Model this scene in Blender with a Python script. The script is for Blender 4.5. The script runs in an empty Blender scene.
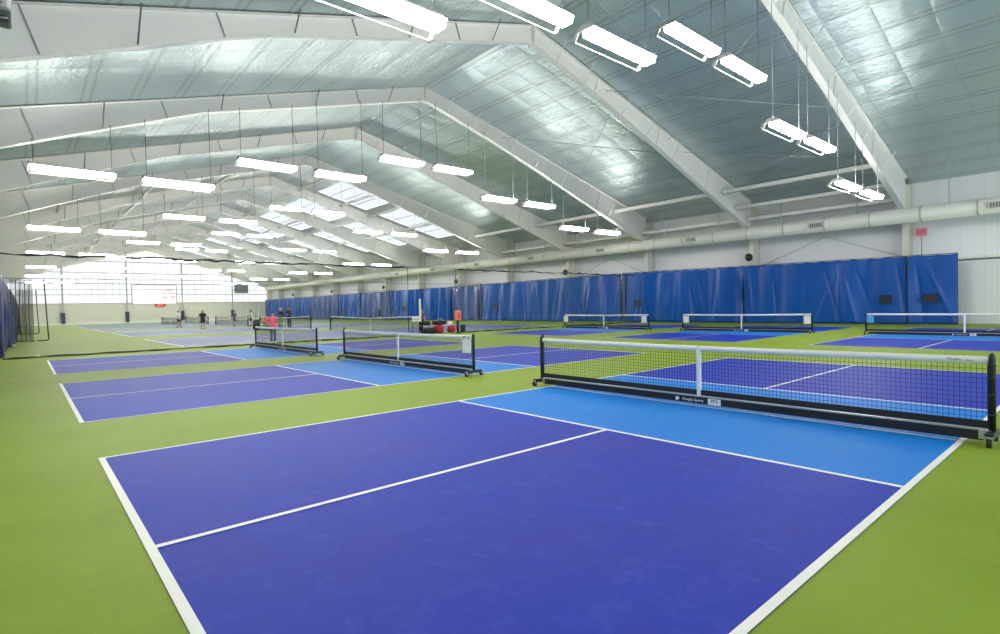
import bpy, bmesh, math, random
from mathutils import Vector, Matrix
random.seed(7)
S = bpy.context.scene
C = S.collection
PI = math.pi

# ------------------------------------------------------------------ camera
F_PX, YAW, PITCH, ROLL = 551.56, 0.83609, -0.01977, -0.02134
cam_data = bpy.data.cameras.new('camera')
cam = bpy.data.objects.new('camera', cam_data)
C.objects.link(cam)
f = Vector((math.cos(YAW)*math.cos(PITCH), math.sin(YAW)*math.cos(PITCH), math.sin(PITCH)))
r0 = Vector((math.sin(YAW), -math.cos(YAW), 0)); u0 = r0.cross(f)
r = math.cos(ROLL)*r0 + math.sin(ROLL)*u0
u = -math.sin(ROLL)*r0 + math.cos(ROLL)*u0
m = Matrix.Identity(4)
for i in range(3):
    m[i][0], m[i][1], m[i][2] = r[i], u[i], -f[i]
m.translation = Vector((-0.5344, -1.1648, 1.5023))
cam.matrix_world = m
cam_data.sensor_fit = 'HORIZONTAL'; cam_data.sensor_width = 36.0
cam_data.lens = F_PX*36/1000
cam_data.shift_x = -0.0221
cam_data.clip_end = 500
S.camera = cam

# ------------------------------------------------------------------ world, light level, exposure
W = bpy.data.worlds.new('overcast daylight'); S.world = W
W.use_nodes = True
bg = W.node_tree.nodes['Background']
bg.inputs[0].default_value = (0.85, 0.93, 1.0, 1); bg.inputs[1].default_value = 1.6
LAMP_STRENGTH = 27.0        # the strip lights
DAYLIGHT = 0.74             # translucent end wall
SKYLIGHT = 0.58             # roof lights
S.view_settings.view_transform = 'Standard'; S.view_settings.look = 'None'
S.view_settings.exposure = 0.84; S.view_settings.gamma = 1.0
S.view_settings.use_curve_mapping = False
S.cycles.max_bounces = 8; S.cycles.diffuse_bounces = 5; S.cycles.glossy_bounces = 4
S.cycles.transparent_max_bounces = 24
S.cycles.sample_clamp_indirect = 6.0
S.cycles.caustics_reflective = False; S.cycles.caustics_refractive = False

# ------------------------------------------------------------------ materials
def srgb(r, g, b):
    def c(v):
        v /= 255
        return v/12.92 if v <= .04045 else ((v+.055)/1.055)**2.4
    return (c(r), c(g), c(b), 1)

def mat(name, col, rough=.5, metal=0., spec=.5, noise=0., nscale=3., bump=0., bscale=40., coat=0.):
    m = bpy.data.materials.new(name); m.use_nodes = True
    nt = m.node_tree; b = nt.nodes['Principled BSDF']
    b.inputs['Base Color'].default_value = col
    b.inputs['Roughness'].default_value = rough
    b.inputs['Metallic'].default_value = metal
    b.inputs['Specular IOR Level'].default_value = spec
    b.inputs['Coat Weight'].default_value = coat
    tc = nt.nodes.new('ShaderNodeTexCoord')
    if noise:
        n = nt.nodes.new('ShaderNodeTexNoise'); n.inputs['Scale'].default_value = nscale; n.inputs['Detail'].default_value = 6
        n.inputs['Roughness'].default_value = .62
        nt.links.new(tc.outputs['Object'], n.inputs['Vector'])
        mr = nt.nodes.new('ShaderNodeMapRange')
        mr.inputs['From Min'].default_value = .3; mr.inputs['From Max'].default_value = .7
        mr.inputs['To Min'].default_value = 1-noise; mr.inputs['To Max'].default_value = 1+noise
        nt.links.new(n.outputs['Fac'], mr.inputs['Value'])
        mx = nt.nodes.new('ShaderNodeMix'); mx.data_type = 'RGBA'; mx.blend_type = 'MULTIPLY'; mx.inputs['Factor'].default_value = 1
        mx.inputs[6].default_value = col
        nt.links.new(mr.outputs['Result'], mx.inputs[7])
        nt.links.new(mx.outputs[2], b.inputs['Base Color'])
    if bump:
        n2 = nt.nodes.new('ShaderNodeTexNoise'); n2.inputs['Scale'].default_value = bscale; n2.inputs['Detail'].default_value = 4
        nt.links.new(tc.outputs['Object'], n2.inputs['Vector'])
        bp = nt.nodes.new('ShaderNodeBump'); bp.inputs['Strength'].default_value = bump; bp.inputs['Distance'].default_value = .02
        nt.links.new(n2.outputs['Fac'], bp.inputs['Height']); nt.links.new(bp.outputs['Normal'], b.inputs['Normal'])
    return m

def emit(name, col, strength):
    m = bpy.data.materials.new(name); m.use_nodes = True
    nt = m.node_tree; nt.nodes.clear()
    e = nt.nodes.new('ShaderNodeEmission'); o = nt.nodes.new('ShaderNodeOutputMaterial')
    e.inputs[0].default_value = col; e.inputs[1].default_value = strength
    nt.links.new(e.outputs[0], o.inputs[0])
    return m

def court_paint(name, c1, c2, c3, rough=.42, spec=.5):
    """acrylic court paint: two close hues in wide clouds, fine scuffs"""
    m = mat(name, c1, rough, spec=spec); nt = m.node_tree; b = nt.nodes['Principled BSDF']
    tc = nt.nodes.new('ShaderNodeTexCoord')
    n = nt.nodes.new('ShaderNodeTexNoise'); n.inputs['Scale'].default_value = .55; n.inputs['Detail'].default_value = 5; n.inputs['Roughness'].default_value = .6
    n2 = nt.nodes.new('ShaderNodeTexNoise'); n2.inputs['Scale'].default_value = 4.5; n2.inputs['Detail'].default_value = 9; n2.inputs['Roughness'].default_value = .72
    n2.inputs['Distortion'].default_value = 1.1
    for q in (n, n2): nt.links.new(tc.outputs['Object'], q.inputs['Vector'])
    mp = nt.nodes.new('ShaderNodeMapRange'); mp.inputs['From Min'].default_value = .36; mp.inputs['From Max'].default_value = .64
    nt.links.new(n.outputs['Fac'], mp.inputs['Value'])
    mx = nt.nodes.new('ShaderNodeMix'); mx.data_type = 'RGBA'; mx.inputs[6].default_value = c1; mx.inputs[7].default_value = c2
    nt.links.new(mp.outputs[0], mx.inputs['Factor'])
    mp2 = nt.nodes.new('ShaderNodeMapRange'); mp2.inputs['From Min'].default_value = .5; mp2.inputs['From Max'].default_value = .78; mp2.inputs['To Max'].default_value = .5
    nt.links.new(n2.outputs['Fac'], mp2.inputs['Value'])
    mx2 = nt.nodes.new('ShaderNodeMix'); mx2.data_type = 'RGBA'; mx2.inputs[7].default_value = c3
    nt.links.new(mx.outputs[2], mx2.inputs[6]); nt.links.new(mp2.outputs[0], mx2.inputs['Factor'])
    nt.links.new(mx2.outputs[2], b.inputs['Base Color'])
    rr = nt.nodes.new('ShaderNodeMapRange'); rr.inputs['To Min'].default_value = rough-.06; rr.inputs['To Max'].default_value = rough+.1
    nt.links.new(n2.outputs['Fac'], rr.inputs['Value']); nt.links.new(rr.outputs[0], b.inputs['Roughness'])
    bp = nt.nodes.new('ShaderNodeBump'); bp.inputs['Strength'].default_value = .12; bp.inputs['Distance'].default_value = .01
    nt.links.new(n2.outputs['Fac'], bp.inputs['Height']); nt.links.new(bp.outputs['Normal'], b.inputs['Normal'])
    return m

def foil(name, col, band, seam, metal, rough):
    """roof liner: foil sheets hung in pillows between steel bands, with crinkles"""
    m = mat(name, col, rough, metal); nt = m.node_tree; b = nt.nodes['Principled BSDF']; L = nt.links.new
    tc = nt.nodes.new('ShaderNodeTexCoord'); sx = nt.nodes.new('ShaderNodeSeparateXYZ'); L(tc.outputs['Object'], sx.inputs[0])
    def M(op, a, bb=None, cl=False):
        n = nt.nodes.new('ShaderNodeMath'); n.operation = op; n.use_clamp = cl
        for i, v in enumerate((a, bb)):
            if v is None: continue
            if isinstance(v, (int, float)): n.inputs[i].default_value = v
            else: L(v, n.inputs[i])
        return n.outputs[0]
    def tri(src, period, off):      # 0 on a line, 1 in the middle between two
        fr = M('FRACT', M('DIVIDE', M('ADD', src, off), period))
        return M('SUBTRACT', 1.0, M('ABSOLUTE', M('SUBTRACT', M('MULTIPLY', fr, 2.0), 1.0)))
    px = tri(sx.outputs['X'], band, 100.3)
    px2 = tri(sx.outputs['X'], band, 100.3+.26)
    py = tri(sx.outputs['Y'], seam, 100.0)
    line = M('MINIMUM', M('MINIMUM', px, px2), M('ADD', M('MULTIPLY', py, 3.0), .03))
    pil = M('MULTIPLY', M('POWER', px, .45), M('POWER', py, .4))
    n = nt.nodes.new('ShaderNodeTexNoise'); n.inputs['Scale'].default_value = 1.0; n.inputs['Detail'].default_value = 7; n.inputs['Roughness'].default_value = .6
    mp = nt.nodes.new('ShaderNodeMapping'); mp.inputs['Scale'].default_value = (1.5, .55, 1.0)
    L(tc.outputs['Object'], mp.inputs[0]); L(mp.outputs[0], n.inputs['Vector'])
    n3 = nt.nodes.new('ShaderNodeTexNoise'); n3.inputs['Scale'].default_value = 3.2; n3.inputs['Detail'].default_value = 5; n3.inputs['Distortion'].default_value = 1.2
    L(mp.outputs[0], n3.inputs['Vector'])
    h = M('ADD', M('MULTIPLY', pil, .5), M('ADD', M('MULTIPLY', n.outputs['Fac'], .8), M('MULTIPLY', n3.outputs['Fac'], .34)))
    bp = nt.nodes.new('ShaderNodeBump'); bp.inputs['Strength'].default_value = .7; bp.inputs['Distance'].default_value = .12
    L(h, bp.inputs['Height']); L(bp.outputs['Normal'], b.inputs['Normal'])
    k = M('ADD', .72, M('MULTIPLY', M('MULTIPLY', line, 9.0, True), .28))
    mx = nt.nodes.new('ShaderNodeMix'); mx.data_type = 'RGBA'; mx.blend_type = 'MULTIPLY'; mx.inputs['Factor'].default_value = 1
    mx.inputs[6].default_value = col; L(k, mx.inputs[7]); L(mx.outputs[2], b.inputs['Base Color'])
    return m

def ribbed(name, col, axis, period, rough=.45, dark=.86):
    """pre-finished wall sheet with narrow vertical joints"""
    m = mat(name, col, rough); nt = m.node_tree; b = nt.nodes['Principled BSDF']; L = nt.links.new
    tc = nt.nodes.new('ShaderNodeTexCoord'); sx = nt.nodes.new('ShaderNodeSeparateXYZ'); L(tc.outputs['Object'], sx.inputs[0])
    d = nt.nodes.new('ShaderNodeMath'); d.operation = 'DIVIDE'; L(sx.outputs[axis], d.inputs[0]); d.inputs[1].default_value = period
    fr = nt.nodes.new('ShaderNodeMath'); fr.operation = 'FRACT'; L(d.outputs[0], fr.inputs[0])
    cr = nt.nodes.new('ShaderNodeValToRGB'); cr.color_ramp.interpolation = 'LINEAR'
    e = cr.color_ramp.elements; e[0].position = 0; e[0].color = (dark,)*3+(1,); e[1].position = .04; e[1].color = (1, 1, 1, 1)
    L(fr.outputs[0], cr.inputs[0])
    mx = nt.nodes.new('ShaderNodeMix'); mx.data_type = 'RGBA'; mx.blend_type = 'MULTIPLY'; mx.inputs['Factor'].default_value = 1
    mx.inputs[6].default_value = col; L(cr.outputs[0], mx.inputs[7]); L(mx.outputs[2], b.inputs['Base Color'])
    bp = nt.nodes.new('ShaderNodeBump'); bp.inputs['Strength'].default_value = .3; bp.inputs['Distance'].default_value = .01
    L(cr.outputs[0], bp.inputs['Height']); L(bp.outputs['Normal'], b.inputs['Normal'])
    return m

def veil(name, col, cover):
    """fine netting seen from too far off to count its cells"""
    m = bpy.data.materials.new(name); m.use_nodes = True
    nt = m.node_tree; nt.nodes.clear(); L = nt.links.new
    o = nt.nodes.new('ShaderNodeOutputMaterial'); mx = nt.nodes.new('ShaderNodeMixShader')
    t = nt.nodes.new('ShaderNodeBsdfTransparent'); d = nt.nodes.new('ShaderNodeBsdfDiffuse')
    d.inputs[0].default_value = col; mx.inputs[0].default_value = cover
    L(t.outputs[0], mx.inputs[1]); L(d.outputs[0], mx.inputs[2]); L(mx.outputs[0], o.inputs[0])
    return m

M = {}
M['green'] = court_paint('green court paint', srgb(124, 148, 32), srgb(132, 156, 44), srgb(142, 166, 66), .52, .15)
M['purple'] = court_paint('violet blue court paint', srgb(16, 52, 172), srgb(36, 50, 164), srgb(78, 96, 196), .5, .12)
M['blue'] = court_paint('deep blue court paint', srgb(0, 48, 178), srgb(8, 50, 172), srgb(44, 86, 196), .5, .12)
M['light'] = court_paint('sky blue court paint', srgb(10, 118, 212), srgb(18, 124, 212), srgb(66, 152, 224), .5, .12)
M['tennis'] = court_paint('grey blue court paint', srgb(38, 66, 152), srgb(46, 70, 148), srgb(76, 98, 178), .42, .28)
M['line'] = mat('white line paint', srgb(238, 238, 230), .5, noise=.03)
M['white_steel'] = mat('white painted steel', srgb(236, 235, 230), .42, noise=.02, nscale=1.5)
M['cream_steel'] = mat('cream painted steel', srgb(222, 220, 208), .45, noise=.03, nscale=1.0)
M['dark_steel'] = mat('grey joint steel', srgb(120, 122, 122), .5)
M['wall'] = ribbed('white wall sheet', srgb(242, 243, 246), 'Y', 1.05)
M['wall_low'] = ribbed('white lower wall sheet', srgb(236, 236, 237), 'Y', 1.05)
M['beige'] = ribbed('beige wall panel', srgb(212, 212, 206), 'X', 2.05, .55, .95)
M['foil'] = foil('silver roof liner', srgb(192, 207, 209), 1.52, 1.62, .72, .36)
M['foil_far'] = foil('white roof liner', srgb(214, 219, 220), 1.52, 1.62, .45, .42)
M['duct'] = mat('white duct', srgb(230, 228, 218), .4, noise=.02)
M['duct_seam'] = mat('duct seam', srgb(190, 190, 182), .45)
M['grille'] = mat('grille shadow grey', srgb(110, 112, 112), .5)
M['curtain'] = mat('royal blue vinyl curtain', srgb(4, 82, 172), .30, spec=.35, noise=.08, nscale=.6)
M['curtain_sheen_post'] = mat('pale sheen curtain and post blue', srgb(70, 94, 158), .27, spec=.5, noise=.08, nscale=.6)  # gloss on angled curtain panels painted in as paler blue; posts share it
M['curtain_navy'] = mat('navy vinyl curtain', srgb(8, 30, 96), .45, spec=.3, noise=.08, nscale=.6)
M['hem'] = mat('navy curtain webbing', srgb(20, 34, 84), .6)
M['mesh_black'] = mat('black mesh window', srgb(30, 36, 52), .6)
M['black'] = mat('black powder coat', srgb(20, 20, 22), .45, noise=.1, nscale=20)
M['rubber'] = mat('black rubber', srgb(24, 24, 26), .7)
M['cord'] = mat('black net cord', srgb(26, 27, 32), .7)
M['tape'] = mat('white net tape', srgb(236, 236, 228), .55, noise=.03, nscale=12)
M['silver'] = mat('zinc plated steel', srgb(190, 192, 194), .35, metal=.7)
M['white'] = mat('white plastic', srgb(236, 237, 238), .5)
M['letter_white'] = mat('white lettering', srgb(240, 240, 240), .5)
M['letter_black'] = mat('black lettering', srgb(28, 28, 30), .5)
M['paper'] = mat('white paper sign', srgb(238, 240, 244), .6)
M['paper_blue'] = mat('pale blue sign', srgb(90, 160, 215), .6)
M['lens'] = emit('lit lamp lens', (1.0, .965, .88, 1), LAMP_STRENGTH)
M['uplight'] = emit('lit lamp top slot', (1.0, .97, .92, 1), LAMP_STRENGTH*.65)
M['lamp_body'] = mat('white lamp housing', srgb(226, 228, 228), .4)
M['lamp_cap'] = mat('grey lamp end plate', srgb(120, 124, 124), .5)
M['wire'] = mat('pale steel wire', srgb(170, 176, 178), .4, metal=.4)
M['wire_dark'] = mat('dark cable', srgb(38, 38, 40), .6)
M['netveil'] = veil('grey divider netting', (.62, .64, .66, 1), .05)
M['netveil_dark'] = veil('dark gathered netting', (.09, .08, .07, 1), .42)
M['pad'] = mat('navy post padding', srgb(30, 40, 84), .5)
M['red'] = mat('red', srgb(200, 40, 50), .5)
M['exit_red'] = emit('lit red exit letters', srgb(225, 40, 50), .6)
M['pink_sign'] = mat('pinkish red sign', srgb(240, 132, 142), .5)
M['pale_pink'] = mat('pale pink print', srgb(244, 178, 184), .5)
M['orange'] = mat('salmon plastic', srgb(246, 140, 118), .45)
M['orange_deep'] = mat('deep orange plastic', srgb(240, 92, 52), .45)
M['bag_black'] = mat('black bag cloth', srgb(26, 26, 30), .7)
M['bag_red'] = mat('red bag cloth', srgb(178, 30, 48), .65)
M['bag_green'] = mat('olive green bag cloth', srgb(92, 128, 60), .65)
M['bag_orange'] = mat('salmon orange bag cloth', srgb(226, 120, 92), .65)
M['louver'] = mat('grey louver', srgb(150, 154, 154), .5)
M['post_grey'] = mat('pale grey post paint', srgb(176, 180, 184), .5)
M['unit'] = mat('grey galvanised sheet', srgb(128, 130, 128), .45, metal=.3, noise=.1)
M['ball'] = mat('yellow ball felt', srgb(225, 228, 190), .8)
M['ball_w'] = mat('off white ball', srgb(236, 236, 226), .6)
M['skin'] = mat('skin', srgb(206, 152, 124), .55)
M['hair_dark'] = mat('dark hair', srgb(36, 28, 26), .6)
M['hair_brown'] = mat('brown hair', srgb(112, 62, 40), .6)
M['cloth_white'] = mat('white cloth', srgb(232, 232, 232), .8)
M['cloth_black'] = mat('black cloth', srgb(24, 24, 26), .8)
M['cloth_pink'] = mat('bright pink cloth', srgb(240, 96, 136), .75)
M['cloth_grey'] = mat('grey cloth', srgb(96, 102, 118), .8)
M['cloth_slate'] = mat('slate blue cloth', srgb(84, 92, 120), .8)
M['lips'] = mat('lips', srgb(160, 84, 80), .5)
M['eye'] = mat('dark eye', srgb(30, 24, 22), .3)

def end_glass():
    """translucent wall sheets with daylight behind them: narrow ribs, faint shapes outside"""
    m = bpy.data.materials.new('translucent wall sheet'); m.use_nodes = True
    nt = m.node_tree; nt.nodes.clear(); L = nt.links.new
    o = nt.nodes.new('ShaderNodeOutputMaterial'); e = nt.nodes.new('ShaderNodeEmission')
    tc = nt.nodes.new('ShaderNodeTexCoord'); mp = nt.nodes.new('ShaderNodeMapping'); mp.inputs['Scale'].default_value = (1.4, 1, .12)
    n = nt.nodes.new('ShaderNodeTexNoise'); n.inputs['Scale'].default_value = 1.6; n.inputs['Detail'].default_value = 3
    L(tc.outputs['Object'], mp.inputs[0]); L(mp.outputs[0], n.inputs['Vector'])
    r = nt.nodes.new('ShaderNodeMapRange'); r.inputs['From Min'].default_value = .32; r.inputs['From Max'].default_value = .6
    r.inputs['To Min'].default_value = .84*DAYLIGHT; r.inputs['To Max'].default_value = DAYLIGHT
    L(n.outputs['Fac'], r.inputs['Value']); L(r.outputs[0], e.inputs[1]); e.inputs[0].default_value = (.93, .96, 1, 1)
    L(e.outputs[0], o.inputs[0])
    return m
M['end_glass'] = end_glass()
M['skylight'] = emit('daylit roof panel', (.86, .95, 1, 1), SKYLIGHT)
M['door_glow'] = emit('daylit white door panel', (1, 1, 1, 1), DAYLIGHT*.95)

# ------------------------------------------------------------------ mesh helpers
class MB:
    def __init__(s): s.v = []; s.f = []; s.sm = []
    def add(s, vs, fs, smooth=False):
        o = len(s.v); s.v += [tuple(p) for p in vs]
        for q in fs: s.f.append(tuple(o+i for i in q)); s.sm.append(smooth)
        return s
    def box(s, x0, x1, y0, y1, z0, z1):
        return s.add([(x0,y0,z0),(x1,y0,z0),(x1,y1,z0),(x0,y1,z0),(x0,y0,z1),(x1,y0,z1),(x1,y1,z1),(x0,y1,z1)],
                     [(0,3,2,1),(4,5,6,7),(0,1,5,4),(1,2,6,5),(2,3,7,6),(3,0,4,7)])
    def bev(s, x0, x1, y0, y1, z0, z1, b):
        """box with chamfered edges"""
        bm = bmesh.new(); bmesh.ops.create_cube(bm, size=1)
        for v in bm.verts:
            v.co = ((x0+x1)/2+v.co.x*(x1-x0), (y0+y1)/2+v.co.y*(y1-y0), (z0+z1)/2+v.co.z*(z1-z0))
        bmesh.ops.bevel(bm, geom=bm.edges[:], offset=b, segments=2, affect='EDGES', profile=.5)
        bm.verts.ensure_lookup_table()
        s.add([v.co[:] for v in bm.verts], [[v.index for v in q.verts] for q in bm.faces]); bm.free(); return s
    def quad(s, a, b, c, d): return s.add([a, b, c, d], [(0,1,2,3)])
    def tube(s, pts, r, n=8, caps=True):
        pts = [Vector(p) for p in pts]; rs = r if isinstance(r, (list, tuple)) else [r]*len(pts)
        vs = []; fs = []
        for i, p in enumerate(pts):
            t = (pts[min(i+1, len(pts)-1)]-pts[max(i-1, 0)]).normalized()
            a = t.orthogonal().normalized() if abs(t.z) < .9 else t.cross(Vector((0, 1, 0))).normalized()
            if abs(t.z) < .9: a = t.cross(Vector((0, 0, 1))).normalized()
            b = t.cross(a)
            for k in range(n):
                w = 2*PI*k/n; vs.append(p+rs[i]*(math.cos(w)*a+math.sin(w)*b))
        for i in range(len(pts)-1):
            for k in range(n):
                k2 = (k+1) % n
                fs.append((i*n+k, i*n+k2, (i+1)*n+k2, (i+1)*n+k))
        if caps: fs.append(tuple(range(n))[::-1]); fs.append(tuple((len(pts)-1)*n+k for k in range(n)))
        return s.add(vs, fs, n > 4)
    def lathe(s, prof, n=16, c=(0,0,0), axis='Z'):
        vs = []; fs = []
        for (rr, h) in prof:
            for k in range(n):
                w = 2*PI*k/n; p = (rr*math.cos(w), rr*math.sin(w), h)
                if axis == 'X': p = (h, p[0], p[1])
                if axis == 'Y': p = (p[1], h, p[0])
                vs.append((c[0]+p[0], c[1]+p[1], c[2]+p[2]))
        for i in range(len(prof)-1):
            for k in range(n):
                k2 = (k+1) % n; fs.append((i*n+k, i*n+k2, (i+1)*n+k2, (i+1)*n+k))
        fs.append(tuple(range(n))[::-1]); fs.append(tuple((len(prof)-1)*n+k for k in range(n)))
        return s.add(vs, fs, True)
    def ball(s, c, r, n=12, m=8, sc=(1,1,1)):
        vs = []; fs = []
        for i in range(m+1):
            th = PI*i/m
            for k in range(n):
                w = 2*PI*k/n
                vs.append((c[0]+sc[0]*r*math.sin(th)*math.cos(w), c[1]+sc[1]*r*math.sin(th)*math.sin(w), c[2]+sc[2]*r*math.cos(th)))
        for i in range(m):
            for k in range(n): fs.append((i*n+k, (i+1)*n+k, (i+1)*n+(k+1) % n, i*n+(k+1) % n))
        return s.add(vs, fs, True)
    def build(s, name, material, parent=None):
        me = bpy.data.meshes.new(name); me.from_pydata(s.v, [], s.f)
        me.polygons.foreach_set('use_smooth', s.sm); me.materials.append(material); me.update()
        o = bpy.data.objects.new(name, me); C.objects.link(o)
        if parent: o.parent = parent
        return o

def tag(o, label, cat, group=None):
    o['label'] = label; o['category'] = cat
    if group: o['group'] = group
    return o
def thing(name, label, cat, loc=(0,0,0), rz=0, group=None):
    o = bpy.data.objects.new(name, None); C.objects.link(o); o.empty_display_size = .2
    o.location = loc; o.rotation_euler = (0, 0, rz)
    return tag(o, label, cat, group)
def struct(o, label=None):
    o['kind'] = 'structure'
    if label: o['label'] = label
    return o
def copy_tree(o, parent=None):
    c = o.copy(); C.objects.link(c)
    if parent: c.parent = parent
    for ch in list(o.children): copy_tree(ch, c)
    return c
ORD = ['first', 'second', 'third', 'fourth', 'fifth', 'sixth', 'seventh', 'eighth', 'ninth', 'tenth', 'eleventh', 'twelfth', 'thirteenth', 'fourteenth']

# ------------------------------------------------------------------ the building
XL, XR, XM = -4.2, 38.3, 16.5
YN, YF = -10.0, 120.0
SL, SR, ZR = .29, .263, 13.90
def roof(x): return ZR-(SL*(XM-x) if x < XM else SR*(x-XM))

# floor and painted courts
fl = struct(MB().quad((XL,YN,0),(XR,YN,0),(XR,YF,0),(XL,YF,0)).build('floor', M['green']), 'green painted indoor court floor')
CL, CW, KIT, LW = 13.41, 6.10, 4.57, .055
def flat(mb, x0, x1, y0, y1, z): mb.quad((x0,y0,z),(x1,y0,z),(x1,y1,z),(x0,y1,z)); return mb
def pickle_court(x0, y0, paint):
    c = flat(MB(), x0, x0+CL, y0, y0+CW, .002).build('pickleball_court', M[paint], fl)
    flat(MB(), x0+KIT, x0+CL-KIT, y0, y0+CW, .004).build('kitchen_zone', M['light'], c)
    z = .006
    for q in (x0, x0+CL-LW): flat(MB(), q, q+LW, y0, y0+CW, z).build('baseline', M['line'], c)
    for q in (y0, y0+CW-LW): flat(MB(), x0+LW, x0+CL-LW, q, q+LW, z).build('sideline', M['line'], c)
    for q in (x0+KIT, x0+CL-KIT-LW): flat(MB(), q, q+LW, y0+LW, y0+CW-LW, z).build('kitchen_line', M['line'], c)
    for a, b in ((x0+LW, x0+KIT), (x0+CL-KIT, x0+CL-LW)):
        flat(MB(), a, b, y0+CW/2-LW/2, y0+CW/2+LW/2, z).build('centerline', M['line'], c)
    flat(MB(), x0+CL/2-.065, x0+CL/2-.03, y0+LW, y0+CW-LW, z).build('net_line', M['line'], c)
PY = 8.662; XRC = 18.904
COURTS = []
for j in range(3):
    for i, x0 in enumerate((0, XRC)):
        pickle_court(x0, j*PY, 'purple' if (i, j) in ((0, 0), (1, 0), (0, 2), (1, 2)) else 'blue')
        COURTS.append((x0, j*PY, i, j))
TENNIS = [27.5, 44.25, 61.0, 77.6, 94.3]
for y0 in TENNIS:
    x0, TL, TW = 4.75, 23.77, 10.97
    c = flat(MB(), x0, x0+TL, y0, y0+TW, .002).build('tennis_court', M['tennis'], fl)
    z = .006
    for q in (x0, x0+TL-.09): flat(MB(), q, q+.09, y0, y0+TW, z).build('baseline', M['line'], c)
    for q in (y0, y0+1.37, y0+TW-1.42, y0+TW-.05): flat(MB(), x0+.09, x0+TL-.09, q, q+.05, z).build('sideline', M['line'], c)
    for q in (x0+TL/2-6.4, x0+TL/2+6.35): flat(MB(), q, q+.05, y0+1.42, y0+TW-1.42, z).build('service_line', M['line'], c)
    flat(MB(), x0+TL/2-6.35, x0+TL/2+6.35, y0+TW/2-.025, y0+TW/2+.025, z).build('centerline', M['line'], c)

# walls
struct(MB().box(XR, XR+.2, YN, YF, 3.62, roof(XR)+.3).build('wall_right', M['wall']), 'white ribbed wall above the blue curtains')
struct(MB().box(XR-.06, XR+.2, YN, YF, 0, 3.62).build('wall_right_lower', M['wall_low']), 'white lower wall beyond the end of the curtain')
t = MB().box(XR-.16, XR-.062, YN, 30, 3.60, 3.74)
struct(t.build('trim_1', M['white_steel']), 'white rail along the right wall')
struct(MB().box(XR-.10, XR-.062, YN, 30, 3.50, 3.59).build('trim_2', M['dark_steel']), 'dark strip under the white wall rail')
struct(MB().box(XL-.2, XL, YN, YF, 0, roof(XL)+.3).build('wall_left', M['wall']), 'white wall behind the left curtains')
struct(MB().box(XL, XR, YF+.12, YF+.3, 0, 3.5).build('wall_far', M['beige']), 'beige lower part of the far end wall')
# ceiling (liner), two slopes; a lighter liner past the third bay
def slope(xa, xb, ya, yb): return [(xa,ya,roof(xa)),(xb,ya,roof(xb)),(xb,yb,roof(xb)),(xa,yb,roof(xa))]
FY = [7.6]+[7.9+8.75*k for k in range(1, 13)]+[119.75]
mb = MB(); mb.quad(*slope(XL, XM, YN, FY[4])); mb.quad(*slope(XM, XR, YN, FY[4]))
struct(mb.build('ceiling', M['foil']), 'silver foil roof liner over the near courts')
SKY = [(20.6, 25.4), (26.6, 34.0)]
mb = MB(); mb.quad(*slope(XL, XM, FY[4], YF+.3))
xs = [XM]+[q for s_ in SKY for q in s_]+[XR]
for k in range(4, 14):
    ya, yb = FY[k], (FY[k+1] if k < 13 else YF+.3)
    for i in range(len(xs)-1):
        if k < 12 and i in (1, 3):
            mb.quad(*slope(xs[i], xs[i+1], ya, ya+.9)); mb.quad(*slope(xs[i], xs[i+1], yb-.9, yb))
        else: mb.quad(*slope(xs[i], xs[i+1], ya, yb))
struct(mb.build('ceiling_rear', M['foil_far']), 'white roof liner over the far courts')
wn = 0
for k in range(4, 12):
    for (a, b) in SKY:
        wn += 1; ya, yb = FY[k]+.9, FY[k+1]-.9
        o = MB().quad(*[(x, y, z+.06) for x, y, z in slope(a, b, ya, yb)]).build('window_%d' % wn, M['skylight'])
        struct(o, 'daylit roof window on the right slope')
        for q in range(1, 4):
            x = a+(b-a)*q/4
            MB().box(x-.04, x+.04, ya, yb, roof(x)-.03, roof(x)+.05).build('glazing_bar', M['white_steel'], o)

# far end wall: translucent bays between the posts
ex = [XL, 4.4, 13.3, 21.9, 30.6, XR]
for i in range(5):
    wn += 1; a, b = ex[i], ex[i+1]; y = YF+.22
    if a < XM < b: vs = [(a,y,3.5),(b,y,3.5),(b,y,roof(b)),(XM,y,roof(XM)),(a,y,roof(a))]; fs = [(0,1,2,3,4)]
    else: vs = [(a,y,3.5),(b,y,3.5),(b,y,roof(b)),(a,y,roof(a))]; fs = [(0,1,2,3)]
    o = struct(MB().add(vs, fs).build('window_%d' % wn, M['end_glass']), 'bright translucent bay of the far end wall')
    n = max(2, round((b-a)/1.03)); bars = MB()
    for q in range(1, n):
        x = a+(b-a)*q/n; bars.box(x-.02, x+.02, YF+.14, YF+.2, 3.5, roof(x)-.02)
    bars.build('mullion', M['louver'], o)
for i, z in enumerate((3.55, 5.05, 7.0, 8.9, 10.9)):
    hx = XM-(ZR-z)/SL if z > roof(XL) else XL; hx2 = XM+(ZR-z)/SR if z > roof(XR) else XR
    hw = .14 if i else .1
    struct(MB().box(max(hx,XL), min(hx2,XR), YF-.02, YF+.12, z-hw/2, z+hw/2).build('trim_%d' % (i+3), M['post_grey']), 'horizontal rail of the far end wall')
for i, x in enumerate(ex[1:5]):
    c = thing('end_post', ['white end wall post left of the others, by the left curtains', 'white end wall post just left of the white door panel',
              'white end wall post just right of the white door panel', 'white end wall post nearest to the right wall curtains'][i], 'post', (x, YF-.15, 0), 0, 'posts of the far end wall')
    h = roof(x)-.35
    MB().box(-.012, .012, -.15, .15, 0, h).box(-.13, .13, -.17, -.14, 0, h).build('shaft', M['post_grey'], c)
    MB().bev(-.28, .28, -.24, .05, .15, 2.0, .03).build('padding', M['pad'], c)
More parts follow.
